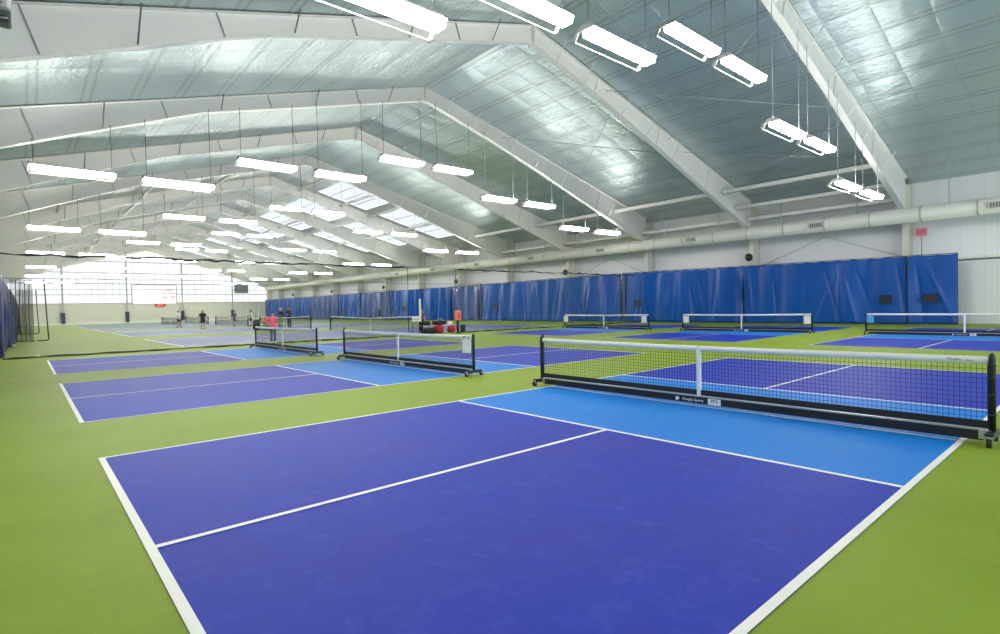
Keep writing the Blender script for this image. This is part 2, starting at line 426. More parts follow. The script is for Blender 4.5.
# white door panel in the end wall
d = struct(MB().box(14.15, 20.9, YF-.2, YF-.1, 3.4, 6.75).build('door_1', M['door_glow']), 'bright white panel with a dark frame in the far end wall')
MB().box(14.0, 21.05, YF-.24, YF-.08, 6.75, 6.93).box(13.97, 14.15, YF-.24, YF-.08, 3.4, 6.75).box(20.9, 21.08, YF-.24, YF-.08, 3.4, 6.75).build('door_frame', M['post_grey'], d)
MB().box(18.7, 20.8, YF-.23, YF-.205, 5.2, 5.36).box(19.0, 20.4, YF-.23, YF-.205, 5.75, 5.86).box(20.1, 20.7, YF-.23, YF-.205, 4.4, 4.75).box(18.8, 19.5, YF-.23, YF-.205, 4.45, 4.65).box(19.3, 20.6, YF-.23, YF-.205, 6.0, 6.15).build('pink_marks', M['pale_pink'], d)
lv = thing('louver_vent', 'grey louvered vent high on the far end wall', 'vent', (32.3, YF-.2, 5.3))
MB().box(-1.3, 1.3, 0, .1, 0, 1.85).build('vent_frame', M['louver'], lv)
for k in range(8): MB().box(-1.2, 1.2, -.08, 0, .12+k*.21, .2+k*.21).build('slat', M['dark_steel'], lv)

# ------------------------------------------------------------------ lettering
def lettering(name, text, size, material, parent, matrix, depth=.002):
    cu = bpy.data.curves.new(name, 'FONT'); cu.body = text; cu.size = size; cu.extrude = depth
    cu.align_x = 'CENTER'; cu.align_y = 'CENTER'; cu.resolution_u = 2
    tmp = bpy.data.objects.new(name, cu); C.objects.link(tmp)
    dg = bpy.context.evaluated_depsgraph_get(); dg.update()
    me = bpy.data.meshes.new_from_object(tmp.evaluated_get(dg)); bpy.data.objects.remove(tmp)
    me.transform(matrix); me.materials.clear(); me.materials.append(material)
    o = bpy.data.objects.new(name, me); C.objects.link(o)
    if parent: o.parent = parent
    return o
def face_mx(x, y, z):       # reads along -Y, faces -X
    q = Matrix(((0,0,-1,x),(-1,0,0,y),(0,1,0,z),(0,0,0,1))); return q
def face_my(x, y, z):       # reads along +X, faces -Y
    return Matrix(((1,0,0,x),(0,0,-1,y),(0,1,0,z),(0,0,0,1)))
ex1 = thing('exit_sign', 'small red exit sign on the far end wall', 'sign', (18.35, YF-.1, 3.12))
MB().bev(-.85, .85, -.1, .1, -.22, .26, .03).build('sign_box', M['exit_red'], ex1)
lettering('lettering', 'EXIT', .5, M['letter_white'], ex1, face_my(0, -.108, .02))
ex2 = thing('exit_sign', 'pinkish red exit sign on a stem above the curtain end', 'sign', (37.9, 6.97, 5.26))
MB().bev(-.05, .05, -.25, .25, -.22, .22, .02).build('sign_box', M['pink_sign'], ex2)
lettering('lettering', 'EXIT', .22, M['red'], ex2, face_mx(-.054, 0, 0))
MB().tube([(.02,0,-.22),(.02,0,-1.4)], .018).build('stem', M['grille'], ex2)

# ------------------------------------------------------------------ steel roof frames
RB = [(XM, 13.10), (21.1, 11.78), (25.3, 10.42), (29.4, 9.0), (35.7, 6.85), (37.25, 6.35)]
LB = [(XM, 13.10), (11.5, 11.72), (5.28, 10.0), (2.16, 8.72), (-.97, 7.45), (-3.2, 6.45)]
def zlow(prof, x):
    for (a, za), (b, zb) in zip(prof, prof[1:]):
        if min(a, b)-1e-6 <= x <= max(a, b)+1e-6: return za+(zb-za)*(x-a)/(b-a)
    return prof[-1][1]
def make_frame(y):
    t = thing('roof_frame', 'x', 'roof frame', (XM, y, 0), 0, 'white steel roof frames across the hall')
    for prof, sg in ((LB, -1), (RB, 1)):
        mb = MB(); n = len(prof); T = .012; fw = .15
        xe = prof[-1][0]+sg*.9
        pts = [(x-XM, z) for x, z in prof]; top = [(x-XM, roof(x)-.03) for x, z in prof]
        for i in range(n-1):
            a, b = pts[i], pts[i+1]; c, d = top[i], top[i+1]
            mb.add([(a[0],-T,a[1]),(b[0],-T,b[1]),(d[0],-T,d[1]),(c[0],-T,c[1]),(a[0],T,a[1]),(b[0],T,b[1]),(d[0],T,d[1]),(c[0],T,c[1])],
                   [(0,1,2,3),(7,6,5,4),(0,4,5,1),(1,5,6,2),(2,6,7,3),(3,7,4,0)])
            for (p, q, zz) in ((a, b, -.025), (c, d, -.025)):
                mb.add([(p[0],-fw,p[1]+zz),(q[0],-fw,q[1]+zz),(q[0],fw,q[1]+zz),(p[0],fw,p[1]+zz),(p[0],-fw,p[1]),(q[0],-fw,q[1]),(q[0],fw,q[1]),(p[0],fw,p[1])],
                       [(0,3,2,1),(4,5,6,7),(0,1,5,4),(1,2,6,5),(2,3,7,6),(3,0,4,7)])
        mb.build('rafter', M['white_steel'], t)
        cx0, cx1 = (37.25, 38.2) if sg > 0 else (-4.1, -3.2)
        cx0 -= XM; cx1 -= XM
        inner = cx0 if sg > 0 else cx1; outer = cx1 if sg > 0 else cx0
        hz = roof(outer+XM)-.1
        mb = MB().box(cx0, cx1, -.012, .012, 0, hz)
        for q in (inner, outer): mb.box(q-.015, q+.015, -.16, .16, 0, hz if q == outer else zlow(prof, inner+XM))
        mb.build('column', M['cream_steel'], t)
        MB().box(cx0-.06, cx1+.06, -.2, .2, 0, .03).build('base_plate', M['dark_steel'], t)
        for fr in ((.2, .42, .63, .84) if sg < 0 else (.2, .45, .7)):
            x = XM+(prof[-1][0]-XM)*fr; zb = zlow(prof, x); lean = sg*.28*(roof(x)-zb); zt = roof(x+lean)-.06
            MB().add([(x-XM-.012+dx+off, yy, zz) for zz, off in ((zb, 0), (zt, lean)) for dx, yy in ((0,-.07),(.024,-.07),(.024,.07),(0,.07))],
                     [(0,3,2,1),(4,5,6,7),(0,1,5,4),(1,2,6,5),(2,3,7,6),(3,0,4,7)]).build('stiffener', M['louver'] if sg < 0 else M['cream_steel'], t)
        for fr in (.07, .16, .3, .4, .52, .62, .76) if sg > 0 else (.12, .32, .53, .74):
            x = XM+(prof[-1][0]-XM)*fr; zb = zlow(prof, x)
            h = min(.85, roof(x)-zb-.05)
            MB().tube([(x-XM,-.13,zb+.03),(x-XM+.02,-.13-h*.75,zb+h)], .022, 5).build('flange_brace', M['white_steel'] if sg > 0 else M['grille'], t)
    MB().box(-.03, .03, -.2, .2, 12.98, ZR-.06).build('ridge_plate', M['white_steel'], t)
    return t
fr0 = make_frame(FY[0])
for k, y in enumerate(FY):
    o = fr0 if k == 0 else copy_tree(fr0)
    o.location = (XM, y, 0)
    o['label'] = 'white steel roof frame spanning the hall, ' + ('nearest to the camera' if k == 0 else 'farthest, against the end wall' if k == 13 else ORD[k]+' from the camera')

# eave struts between the frames on the right, ridge side purlins in the rear bays
def strut(k, x, z, w, h, label, group):
    ya, yb = FY[k]+.16, FY[k+1]-.16
    o = MB().box(-w/2, w/2, ya, yb, -h/2, -h/2+.02).box(-w/2, w/2, ya, yb, h/2-.02, h/2).box(-w/2, -w/2+.015, ya, yb, -h/2, h/2).build('eave_strut' if group.startswith('eave') else 'purlin', M['white_steel'])
    o.location = (x, 0, z); tag(o, label, 'beam', group); return o
BAY = ['bay nearest to the camera', 'second bay from the camera', 'third bay from the camera', 'fourth bay from the camera']
for k in range(4):
    for nm, x, z, h in (('upper', 33.1, 8.55, .26), ('middle', 34.9, 7.72, .24), ('lower', 36.5, 7.12, .26)):
        if k >= 1 and nm == 'middle': continue
        strut(k, x, z, .18, h, '%s white eave beam above the duct in the %s' % (nm, BAY[k]), 'eave beams on the right side')
for k in range(4, 11):
    for i, x in enumerate((1.5, 6.5, 11.5, 19.0, 23.0, 26.0, 30.0)):
        strut(k, x, roof(x)-.42, .12, .22, 'white purlin under the roof, %s from the left, in the %s bay' % (ORD[i], ORD[k]), 'purlins of the rear bays')

# bracing rods under the liner and on the right wall
def rod(a, b, label, rr=.018, group='bracing rods'):
    o = MB().tube([a, b], rr, 5).build('bracing_rod', M['wire']); return tag(o, label, 'rod', group)
def rp(x, y, d=.35): return (x, y, roof(x)-d)
rod(rp(21.5, FY[1]-.1), rp(28.5, FY[0]+.1), 'thin bracing rod rising to the right over the nearest bay, upper one')
rod(rp(27.0, FY[1]-.1), rp(20.5, FY[0]+.1), 'thin bracing rod crossing it in the nearest bay, falling to the right')
rod(rp(28.6, FY[1]-.1), rp(34.0, FY[0]+.1), 'thin bracing rod in the nearest bay close to the eave beams')
rod(rp(34.5, FY[1]-.1), rp(29.0, FY[0]+.1), 'thin bracing rod in the nearest bay that crosses the eave side rod')
rod(rp(22.0, FY[2]-.1), rp(29.0, FY[1]+.1), 'thin bracing rod in the second bay, upper one')
rod(rp(29.0, FY[2]-.1), rp(22.5, FY[1]+.1), 'thin bracing rod in the second bay crossing the upper one')
for k, w in ((0, 'nearest bay'), (2, 'third bay')):
    ym = (FY[k]+FY[k+1])/2
    rod((38.0, FY[k]+.2, 3.9), (38.0, ym, 5.55), 'diagonal wall brace above the curtain, near half of the %s' % w, .02, 'wall braces')
    rod((38.0, FY[k+1]-.2, 3.9), (38.0, ym, 5.55), 'diagonal wall brace above the curtain, far half of the %s' % w, .02, 'wall braces')

# ------------------------------------------------------------------ air duct on the right
DX, DZ, DR = 36.32, 6.12, .42
du = thing('air_duct', 'long round white air duct running above the blue curtains', 'duct', (DX, 0, DZ))
MB().lathe([(DR, YN), (DR, 116.2), (DR*.7, 117.3), (.3, 117.4)], 28, (0,0,0), 'Y').build('duct_tube', M['duct'], du)
y = -3.2
while y < 75:
    MB().lathe([(DR+.02, y-.03), (DR+.03, y), (DR+.02, y+.03)], 28, (0,0,0), 'Y').build('duct_seam', M['duct_seam'], du); y += 2.45
gy = 3.36
while gy < 72:
    gr = MB().bev(-DR-.05, -DR+.06, gy-.42, gy+.42, -.17, .13, .01).build('air_grille', M['duct_seam'], du)
    for q in range(6): MB().box(-DR-.06, -DR-.045, gy-.36+q*.12, gy-.29+q*.12, -.13, .09).build('grille_slot', M['grille'], gr)
    gy += 8.6
y = 1.0
while y < 60:
    MB().box(-.02, .02, y-.02, y+.02, DR, roof(DX)-DZ).build('hanger', M['wire'], du); y += 4.4

# speakers on every other column
for i, k in enumerate((1, 3, 5, 7, 9, 11)):
    s = thing('speaker', 'round black speaker on the wall column above the curtain, ' + ('nearest' if i == 0 else ORD[i]+' from the front'), 'speaker', (37.0, FY[k]+.05, 4.55), 0, 'black speakers on the columns')
    MB().lathe([(.10, .12), (.24, .02), (.27, -.06), (.25, -.12), (.05, -.15)], 18, (0,0,0), 'X').build('horn', M['black'], s)
    MB().box(.1, .24, -.04, .04, -.05, .05).build('bracket', M['dark_steel'], s)

# ------------------------------------------------------------------ strip lights
PAIRS = [(( -.25, 3.12), 6.80), ((6.6, 10.03), 8.12), ((13.5, 16.78), 9.42), ((20.2, 23.65), 8.14), ((27.0, 30.6), 6.86)]
LL = 2.5
def make_light():
    t = thing('strip_light', 'x', 'light', (0,0,0), 0, 'hanging strip lights')
    # white pan, grey end plates, sloping lens in the middle, a lit slot along each rim
    w = .38
    def prism(sec, x0, x1):
        n = len(sec)
        return [(x0, a, b) for a, b in sec]+[(x1, a, b) for a, b in sec], [tuple(range(n)), tuple(range(2*n-1, n-1, -1))]+[(i, i+n, (i+1) % n+n, (i+1) % n) for i in range(n)]
    MB().add(*prism([(-.24,.0),(-.18,.07),(.10,.07),(.14,.0)], 0, LL)).build('housing', M['lamp_body'], t)
    MB().add(*prism([(-.23,-.002),(-.20,-.15),(.10,-.15),(.12,-.002)], .05, LL-.03)).build('lens', M['lens'], t)
    MB().box(.08, LL-.08, -.11, .11, .071, .078).build('uplight_slot', M['uplight'], t)
    for sg in (1,):
        MB().bev(.02, LL-.06, min(sg*.32, sg*.36), max(sg*.32, sg*.345), -.20, -.18, .004).build('side_rail', M['lamp_body'], t)
    for x0 in (-.035, LL-.03):
        MB().add(*prism([(-.26,-.04),(-.26,.03),(-.18,.10),(.12,.10),(w,-.12),(w,-.205),(.28,-.205),(.18,-.04)], x0, x0+.03)).build('end_plate', M['lamp_cap'], t)
    return t
LIGHTY = [FY[0]-.3]+[FY[k]-.4 for k in (2, 4, 6, 8, 10, 12)]
PAIRS_NEAR = [((-.38, 2.76), 6.62), ((6.14, 9.26), 7.80), ((12.62, 15.72), 8.99), ((19.05, 22.15), 7.72), ((25.4, 28.65), 6.52)]
L0 = make_light(); first = True
wire_cache = {}
for ri, y in enumerate(LIGHTY):
    for pi, (xs_, z) in enumerate(PAIRS_NEAR if ri == 0 else PAIRS):
        for si, x in enumerate(xs_):
            t = L0 if first else copy_tree(L0); 
            if not first:
                for ch in list(t.children):
                    if ch.name.startswith('cable'): bpy.data.objects.remove(ch)
            first = False
            t.location = (x, y, z+.06)
            t['label'] = 'lit strip light, %s lamp of the %s pair from left, %s row' % (('left', 'right')[si], ORD[pi], ('nearest' if ri == 0 else ORD[ri] if ri < 6 else 'farthest'))
            for xx in (.12, LL-.12):
                key = (round(x+xx, 2), z)
                if key not in wire_cache:
                    wx = x+xx; zt = zlow(LB if wx < XM else RB, min(max(wx, -3.1), 37.2))-.02-z
                    wire_cache[key] = MB().tube([(xx, 0, .08), (xx, 0, zt)], .011, 5)
                if ri < 3: wire_cache[key].build('cable', M['wire'] if pi > 2 else M['wire_dark'], t)

# grey unit hanging at the upper left
un = thing('hanging_unit', 'grey ribbed metal unit hanging at the top left corner', 'unit', (-.95, 8.0, 5.1))
MB().bev(-.42, .42, -.3, .3, 0, 1.1, .04).build('casing', M['unit'], un)
for q in range(5): MB().box(-.36+q*.16, -.30+q*.16, -.33, -.3, .08, 1.02).build('fin', M['dark_steel'], un)
MB().tube([(-.3,-.2,-.06),(0,-.25,-.12),(.38,-.2,-.06)], .04, 8).build('bottom_pipe', M['black'], un)
MB().tube([(0,0,1.1),(0,0,2.3)], .02, 6).build('hanger', M['wire_dark'], un)

# ------------------------------------------------------------------ blue curtains
def curtain(label, y0, y1, mkey, x=36.8, seed=1, top=(3.92, 3.92), bottom=.03, windows=(), amp=1.0, group='blue curtains along the right wall', name='curtain', face=-1):
    rnd = random.Random(seed)
    L = y1-y0; ny = max(16, min(420, int(L/.055))); nz = 30
    ph = [rnd.uniform(0, 6.28) for _ in range(12)]
    gath = [(rnd.uniform(0, L), rnd.uniform(.5, 1.2), rnd.gauss(0, .55), rnd.choice((-1, 1))*rnd.uniform(.35, 1)) for _ in range(int(L/.75)+2)]
    def fold(v, z):      # z: 0 bottom .. 1 top
        d = .06*math.sin(2*PI*v/2.3+ph[0]+1.3*math.sin(2*PI*v/6.1+ph[1])+z*1.6)
        d += .02*math.sin(2*PI*v/.7+ph[2]+1.6*math.sin(v/1.9+ph[3])-z*1.1)*max(0, math.sin(v/2.3+ph[4]))*(1-.4*z)
        for c, w, sl, a in gath:     # diagonal pulls running down from the top
            q = (v-c-sl*(1-z)*1.5)/(.07+.16*w*(1-z))
            if abs(q) < 3: d += .13*a*math.exp(-1.4*abs(q))*math.sin(PI*min(1, .2+z*.85))
        d += .06*(1-z)**2*math.sin(2*PI*v/2.1+ph[5])
        return d*amp*1.4
    vs = []; fs = []
    for j in range(nz+1):
        zz = j/nz
        for i in range(ny+1):
            v = L*i/ny; tz = top[0]+(top[1]-top[0])*i/ny
            tz -= .03*abs(math.sin(PI*v/.9))*zz
            vs.append((face*fold(v, zz), v, bottom+(tz-bottom)*zz))
    for j in range(nz):
        for i in range(ny): a = j*(ny+1)+i; fs.append((a, a+1, a+ny+2, a+ny+1))
    t = thing(name, label, 'curtain', (x, y0, 0), 0, group)
    o = MB().add(vs, fs, True).build('curtain_sheet', M[mkey], t)
    sm = o.modifiers.new('cloth thickness', 'SOLIDIFY'); sm.thickness = .006; sm.offset = 0
    MB().tube([(-.01*0, 0, top[0]+.02), (0, L, top[1]+.02)], .022, 6).build('top_rail', M['hem'], t)
    for yy in (0, L):
        MB().box(-.045, .045, yy-.012, yy+.012, bottom, (top[0] if yy == 0 else top[1])+.02).build('side_webbing', M['hem'], t)
    for wy, wz, ww, wh in windows:
        dd = -.26 if face < 0 else .26
        w = MB().box(dd-.006, dd+.006, wy-y0-ww/2, wy-y0+ww/2, wz-wh/2, wz+wh/2).build('mesh_window', M['mesh_black'], t)
        MB().box(dd-.012, dd+.012, wy-y0-.012, wy-y0+.012, wz-wh/2, wz+wh/2).box(dd-.012, dd+.012, wy-y0-ww/2-.03, wy-y0+ww/2+.03, wz+wh/2, wz+wh/2+.03).build('window_tape', M['hem'], w)
    return t
curtain('narrow blue curtain with a dark mesh window at the right end', 5.14, 7.38, 'curtain', seed=3, top=(3.84, 3.86), windows=((6.3, 1.46, .62, .46),), amp=.8)
curtain('long blue curtain behind the right hand nets, dark window at its right end', 7.44, 17.0, 'curtain', seed=5, top=(3.86, 3.94), windows=((8.43, 1.44, .64, .46),), amp=.8)
curtain('blue curtain below the nearest speaker, with a mesh window at its left', 17.05, 27.2, 'curtain', seed=8, top=(3.94, 4.05), windows=((25.8, 1.5, .62, .5),))
curtain('deeply folded blue curtain behind the middle right net, left of the seam post', 27.75, 46.8, 'curtain', seed=11, top=(4.05, 3.95), windows=((44.1, 1.45, .75, .55),), amp=1.35)
curtain('blue curtain with painted pale sheen behind the orange box', 47.3, 52.5, 'curtain_sheen_post', seed=13, amp=1.3)
curtain('blue grey curtain behind the tall white score post', 52.6, 59.0, 'curtain', seed=14, amp=1.4)
curtain('blue curtain with a dark window left of the tall score post', 59.1, 66.65, 'curtain', seed=17, windows=((63.0, 1.5, .8, .6),), amp=1.3)
curtain('blue curtain with painted pale sheen behind the walking person', 67.15, 76.0, 'curtain_sheen_post', seed=19, amp=1.4)
curtain('dark blue curtain left of the walking person', 76.1, 83.75, 'curtain', seed=23, windows=((81.0, 1.5, .9, .7),))
curtain('blue curtain with painted pale sheen, second from the far end', 83.85, 95.8, 'curtain_sheen_post', seed=29, amp=1.4)
curtain('dark blue curtain with a window near the far end', 95.9, 102.8, 'curtain', seed=31, windows=((99.8, 1.5, .9, .7),))
curtain('dark blue curtain at the far end below the duct end', 102.9, 119.4, 'curtain', seed=37)
LC = 'navy curtains along the left side'
curtain('navy curtain at the left edge, nearest to the camera', 25.9, 41.8, 'curtain_navy', x=-1.2, seed=41, top=(3.1, 3.1), amp=1.3, group=LC, face=1)
curtain('navy curtain on the left between the two gathered nets', 43.3, 59.6, 'curtain_navy', x=-1.12, seed=43, top=(3.1, 3.1), amp=1.3, group=LC, face=1)
curtain('navy curtain on the left behind the far gathered net', 61.2, 78.0, 'curtain_navy', x=-1.1, seed=47, top=(3.1, 3.1), amp=1.3, group=LC, face=1)
# posts between the curtains
for i, (y, lab) in enumerate(((27.47, 'grey post in the gap between the two big blue curtains'), (47.05, 'pale post in the curtain gap right of the orange box'), (66.9, 'pale post in the curtain gap behind the net'))):
    p = thing('curtain_post', lab, 'post', (36.9, y, 0), 0, 'posts between the curtains')
    MB().box(-.03, .03, -.11, .11, 0, 4.1).build('post_shaft', M['curtain_sheen_post'], p)
    MB().box(-.06, .06, -.15, .15, 0, .02).build('post_foot', M['dark_steel'], p)

# ------------------------------------------------------------------ divider nets
def wavy(x0, x1, z, r0, r1, seed, y=0, step=.35, sag=.02):
    rnd = random.Random(seed); pts = []; rs = []; x = x0
    while x < x1:
        pts.append((x, y+rnd.uniform(-.02, .02), z+rnd.uniform(-sag, sag))); rs.append(rnd.uniform(r0, r1)); x += step*rnd.uniform(.7, 1.3)
    pts.append((x1, y, z)); rs.append(r0)
    return pts, rs
def divider(label, y, x0, x1, side, seed):
    t = thing('divider_net', label, 'divider net', (0, y, 0), 0, 'hanging divider nets')
    vs = []; fs = []; n = int((x1-x0)/.25)
    for j, z in enumerate((.05, 1.9, 3.7)):
        for i in range(n+1):
            x = x0+(x1-x0)*i/n; vs.append((x, .05*math.sin(x*3.1+j), z))
    for j in range(2):
        for i in range(n): a = j*(n+1)+i; fs.append((a, a+1, a+n+2, a+n+1))
    MB().add(vs, fs, True).build('netting', M['netveil'], t)
    p, rr = wavy(x0, x1, 3.74, .018, .06, seed, sag=.035); MB().tube(p, rr, 6).build('top_rope', M['wire_dark'], t)
    p, rr = wavy(x0, x1, .04, .015, .05, seed+1, sag=.012); p, rr = ([(x0-.05, 0, 1.0), (x0-.02, 0, .3)]+p, [.02, .02]+rr) if side < 0 else (p, rr)
    MB().tube(p, rr, 6).build('bottom_hem', M['wire_dark'], t)
    for q in ((x1,) if side < 0 else (x0,)): MB().tube([(q, 0, .03), (q, .03, 1.9), (q, 0, 3.74)], .022, 6).build('edge_rope', M['wire_dark'], t)
divider('pale divider net behind the three left courts, left of its gap', 25.4, -1.1, 15.1, -1, 3)
divider('pale divider net behind the right hand courts, right of the gap', 25.4, 18.3, 36.6, 1, 9)
def gathered(label, y, xs0, xs1, dark, seed):
    t = thing('divider_net', label, 'divider net', (0, y, 0), 0, 'hanging divider nets')
    rnd = random.Random(seed)
    n = 14; pts = [(xs0+(dark-xs0)*i/n, rnd.uniform(-.45, .45)) for i in range(n+1)]+[(xs1, 0)]
    vs = [(x, yy, .08) for x, yy in pts]+[(x, yy*.6, 3.72) for x, yy in pts]; k = len(pts)
    MB().add(vs, [(i, i+1, k+i+1, k+i) for i in range(n)]).build('gathered_netting', M['netveil_dark'], t)
    MB().add([vs[n], vs[n+1], vs[k+n+1], vs[k+n]], [(0, 1, 2, 3)]).build('netting', M['netveil'], t)
    MB().tube([(xs0, 0, .06), (xs0+.4, .05, .05), (xs1-.08, 0, .05), (xs1, 0, .14)], .04, 6).build('bottom_hem', M['wire_dark'], t)
    MB().tube([(xs1, 0, .1), (xs1-.06, 0, 1.8), (xs1-.13, 0, 3.72)], .032, 6).build('lead_edge', M['wire_dark'], t)
    for i in range(4):
        x = xs0+.25+i*.2; MB().tube([(x, -.2, .08), (x-.05, -.15, 1.8), (x+.03, -.1, 3.7)], .022, 5).build('strand', M['wire_dark'], t)
gathered('gathered divider net at left, nearer of the two, black hem and edge', 42.9, -1.1, .56, -.1, 5)
gathered('gathered divider net at left, farther of the two, brownish and dense', 60.4, -1.0, .4, .1, 6)
for y, l in ((42.9, 'thin overhead cable across the hall above the nearer gathered net'), (60.4, 'thin overhead cable across the hall above the farther gathered net')):
    p, rr = wavy(-3, 37, 3.78, .012, .022, int(y), sag=.02, step=.8)
    o = MB().tube([(a, b+y, c) for a, b, c in p], rr, 5).build('overhead_cable', M['wire_dark']); tag(o, l, 'cable', 'overhead net cables')
o = thing('overhead_cable', 'bunched black net rope hanging across the gap of the near divider', 'cable', (0, 25.4, 0), 0, 'overhead net cables')
p, rr = wavy(15.1, 18.3, 3.78, .012, .016, 77, step=.8); MB().tube(p, rr, 5).build('rope', M['wire_dark'], o)

# ------------------------------------------------------------------ portable pickleball nets
def net_mesh(half, z0, ztop, cell, th, n_extra=0):
    mb = MB(); n = int(2*half/cell)
    for i in range(n+1):
        y = -half+2*half*i/n; zt = ztop(y); mb.add([(-th/2,y-th/2,z0),(th/2,y-th/2,z0),(th/2,y+th/2,z0),(-th/2,y+th/2,z0),(-th/2,y-th/2,zt),(th/2,y-th/2,zt),(th/2,y+th/2,zt),(-th/2,y+th/2,zt)], [(0,1,5,4),(1,2,6,5),(2,3,7,6),(3,0,4,7)])
    m_ = int((ztop(0)-z0)/cell); seg = 10
    for j in range(1, m_+1):
        for i in range(seg):
            ya, yb = -half+2*half*i/seg, -half+2*half*(i+1)/seg
            za, zb = z0+(ztop(ya)-z0)*j/(m_+.5), z0+(ztop(yb)-z0)*j/(m_+.5)
            mb.add([(-th/2,ya,za-th/2),(th/2,ya,za-th/2),(th/2,ya,za+th/2),(-th/2,ya,za+th/2),(-th/2,yb,zb-th/2),(th/2,yb,zb-th/2),(th/2,yb,zb+th/2),(-th/2,yb,zb+th/2)], [(0,1,5,4),(1,2,6,5),(2,3,7,6),(3,0,4,7)])
    return mb
def ptop(y): return .872+.018*(abs(y)/3.2)**1.5
def make_pickle_net():
    t = thing('pickleball_net', 'x', 'net', (0,0,0), 0, 'portable pickleball nets')
    H = 3.238
    net_mesh(H, .22, lambda y: ptop(y)-.05, .047, .0032).build('netting', M['cord'], t)
    hb = MB(); seg = 24
    for i in range(seg):
        ya, yb = -H+2*H*i/seg, -H+2*H*(i+1)/seg; za, zb = ptop(ya), ptop(yb)
        hb.add([(-.012,ya,za-.075),(-.012,yb,zb-.075),(-.012,yb,zb),(-.012,ya,za),(.012,ya,za-.075),(.012,yb,zb-.075),(.012,yb,zb),(.012,ya,za)], [(0,3,2,1),(4,5,6,7),(3,7,6,2),(0,1,5,4)], True)
    hd = hb.build('headband', M['tape'], t)
    lettering('lettering', 'Douglas', .034, M['letter_black'], hd, face_mx(-.0135, -2.96, ptop(3)-.034), .0005)
    lettering('lettering', 'Sports', .022, M['letter_black'], hd, face_mx(-.0135, -3.09, ptop(3)-.042), .0005)
    MB().box(-.01, .01, -H, H, .158, .235).build('bottom_band', M['cord'], t)
    MB().box(-.014, .014, -.03, .03, .15, ptop(0)).build('center_strap', M['tape'], t)
    for sg in (1, -1): MB().box(-.012, .012, sg*H-.02, sg*H+.01, .16, .965 if sg > 0 else .86).build('side_sleeve', M['cord'], t)
    b = MB().bev(-.035, .035, -3.2, 3.2, .035, .135, .008).build('base_beam', M['black'], t)
    MB().box(-.03, .03, -3.18, 3.18, .136, .150).build('beam_cap_strip', M['silver'], b)
    lettering('lettering', 'Douglas Sports', .055, M['letter_white'], b, face_mx(-.0365, .085, .085), .001)
    MB().add([(-.0365, .37, .055), (-.0365, .33, .055), (-.0365, .33, .115), (-.0365, .37, .1)], [(0, 1, 2, 3)]).add([(-.0365, .325, .06), (-.0365, .30, .085), (-.0365, .325, .11)], [(0, 1, 2)]).build('logo', M['letter_white'], b)
    pl = MB().box(-.038, -.0355, -.35, -.155, .042, .128).build('label_plate', M['white'], b)
    lettering('lettering', 'PPS', .075, M['letter_black'], pl, face_mx(-.039, -.2525, .087), .0006)
    for sg in (-1, 1):
        y = sg*3.265
        MB().lathe([(.031, .1), (.031, .87), (.027, .905), (.012, .925)], 14, (0, y, 0)).build('post', M['black'], t)
        for z in (.3, .5, .66, .8): MB().lathe([(.032, z-.012), (.038, z), (.032, z+.012)], 10, (0, y, 0)).build('tie_strap', M['rubber'], t)
        ft = MB().bev(-.2, .2, y-.04, y+.04, .075, .135, .01).build('foot_bar', M['black'], t)
        MB().box(-.04, .04, min(sg*3.16, y), max(sg*3.16, y), .05, .14).build('corner_bracket', M['silver'], t)
        for q in (-.2, .2):
            w = MB().lathe([(.018, -.022), (.045, -.018), (.048, 0), (.045, .018), (.018, .022)], 14, (q, y, .048), 'Y').build('caster_wheel', M['rubber'], ft)
            MB().box(q-.012, q+.012, y-.032, y-.026, .045, .1).box(q-.012, q+.012, y+.026, y+.032, .045, .1).box(q-.03, q+.03, y-.034, y+.034, .095, .11).build('caster_fork', M['silver'], w)
    return t
N0 = make_pickle_net()
NL = {(0,0): 'nearest portable pickleball net, across the large front court', (0,1): 'portable pickleball net on the second court, left of the nearest net',
      (0,2): 'small looking portable net on the third court, in front of the pink shirt', (1,0): 'rightmost far portable net with a pale blue sign at its left end',
      (1,1): 'far portable net in the middle right, between the two other far nets', (1,2): 'farthest right hand portable net, left of the two similar nets'}
for idx, (x0, y0, i, j) in enumerate(COURTS):
    t = N0 if idx == 0 else copy_tree(N0)
    t.location = (x0+CL/2, y0+CW/2, 0); t['label'] = NL[(i, j)]
def sign(label, x, y, z, w, h, mk):
    t = thing('net_sign', label, 'sign', (x, y, z), 0, 'paper signs on the nets')
    MB().bev(-.006, .006, -w/2, w/2, -h, 0, .002).build('sheet', M[mk], t)
    for q in (-.3, .3): MB().box(-.012, .012, w*q-.012, w*q+.012, -.02, .04).build('clip', M['dark_steel'], t)
xs_ = XRC+CL/2
sign('white sign hanging at the right end of the second court net', 6.66, 8.64, .82, .3, .32, 'paper')
sign('white sign at the left end of the farthest right hand net', xs_-.03, 23.5, .8, .38, .38, 'paper')
sign('white sign at the right end of the farthest right hand net', xs_-.03, 17.42, .8, .34, .38, 'paper')
sign('white sign at the left end of the middle right net', xs_-.03, 14.75, .8, .34, .36, 'paper')
sign('white sign at the right end of the middle right net', xs_-.03, 8.63, .8, .3, .36, 'paper')
sign('pale blue sign at the left end of the rightmost far net', xs_-.03, 6.15, .82, .26, .32, 'paper_blue')

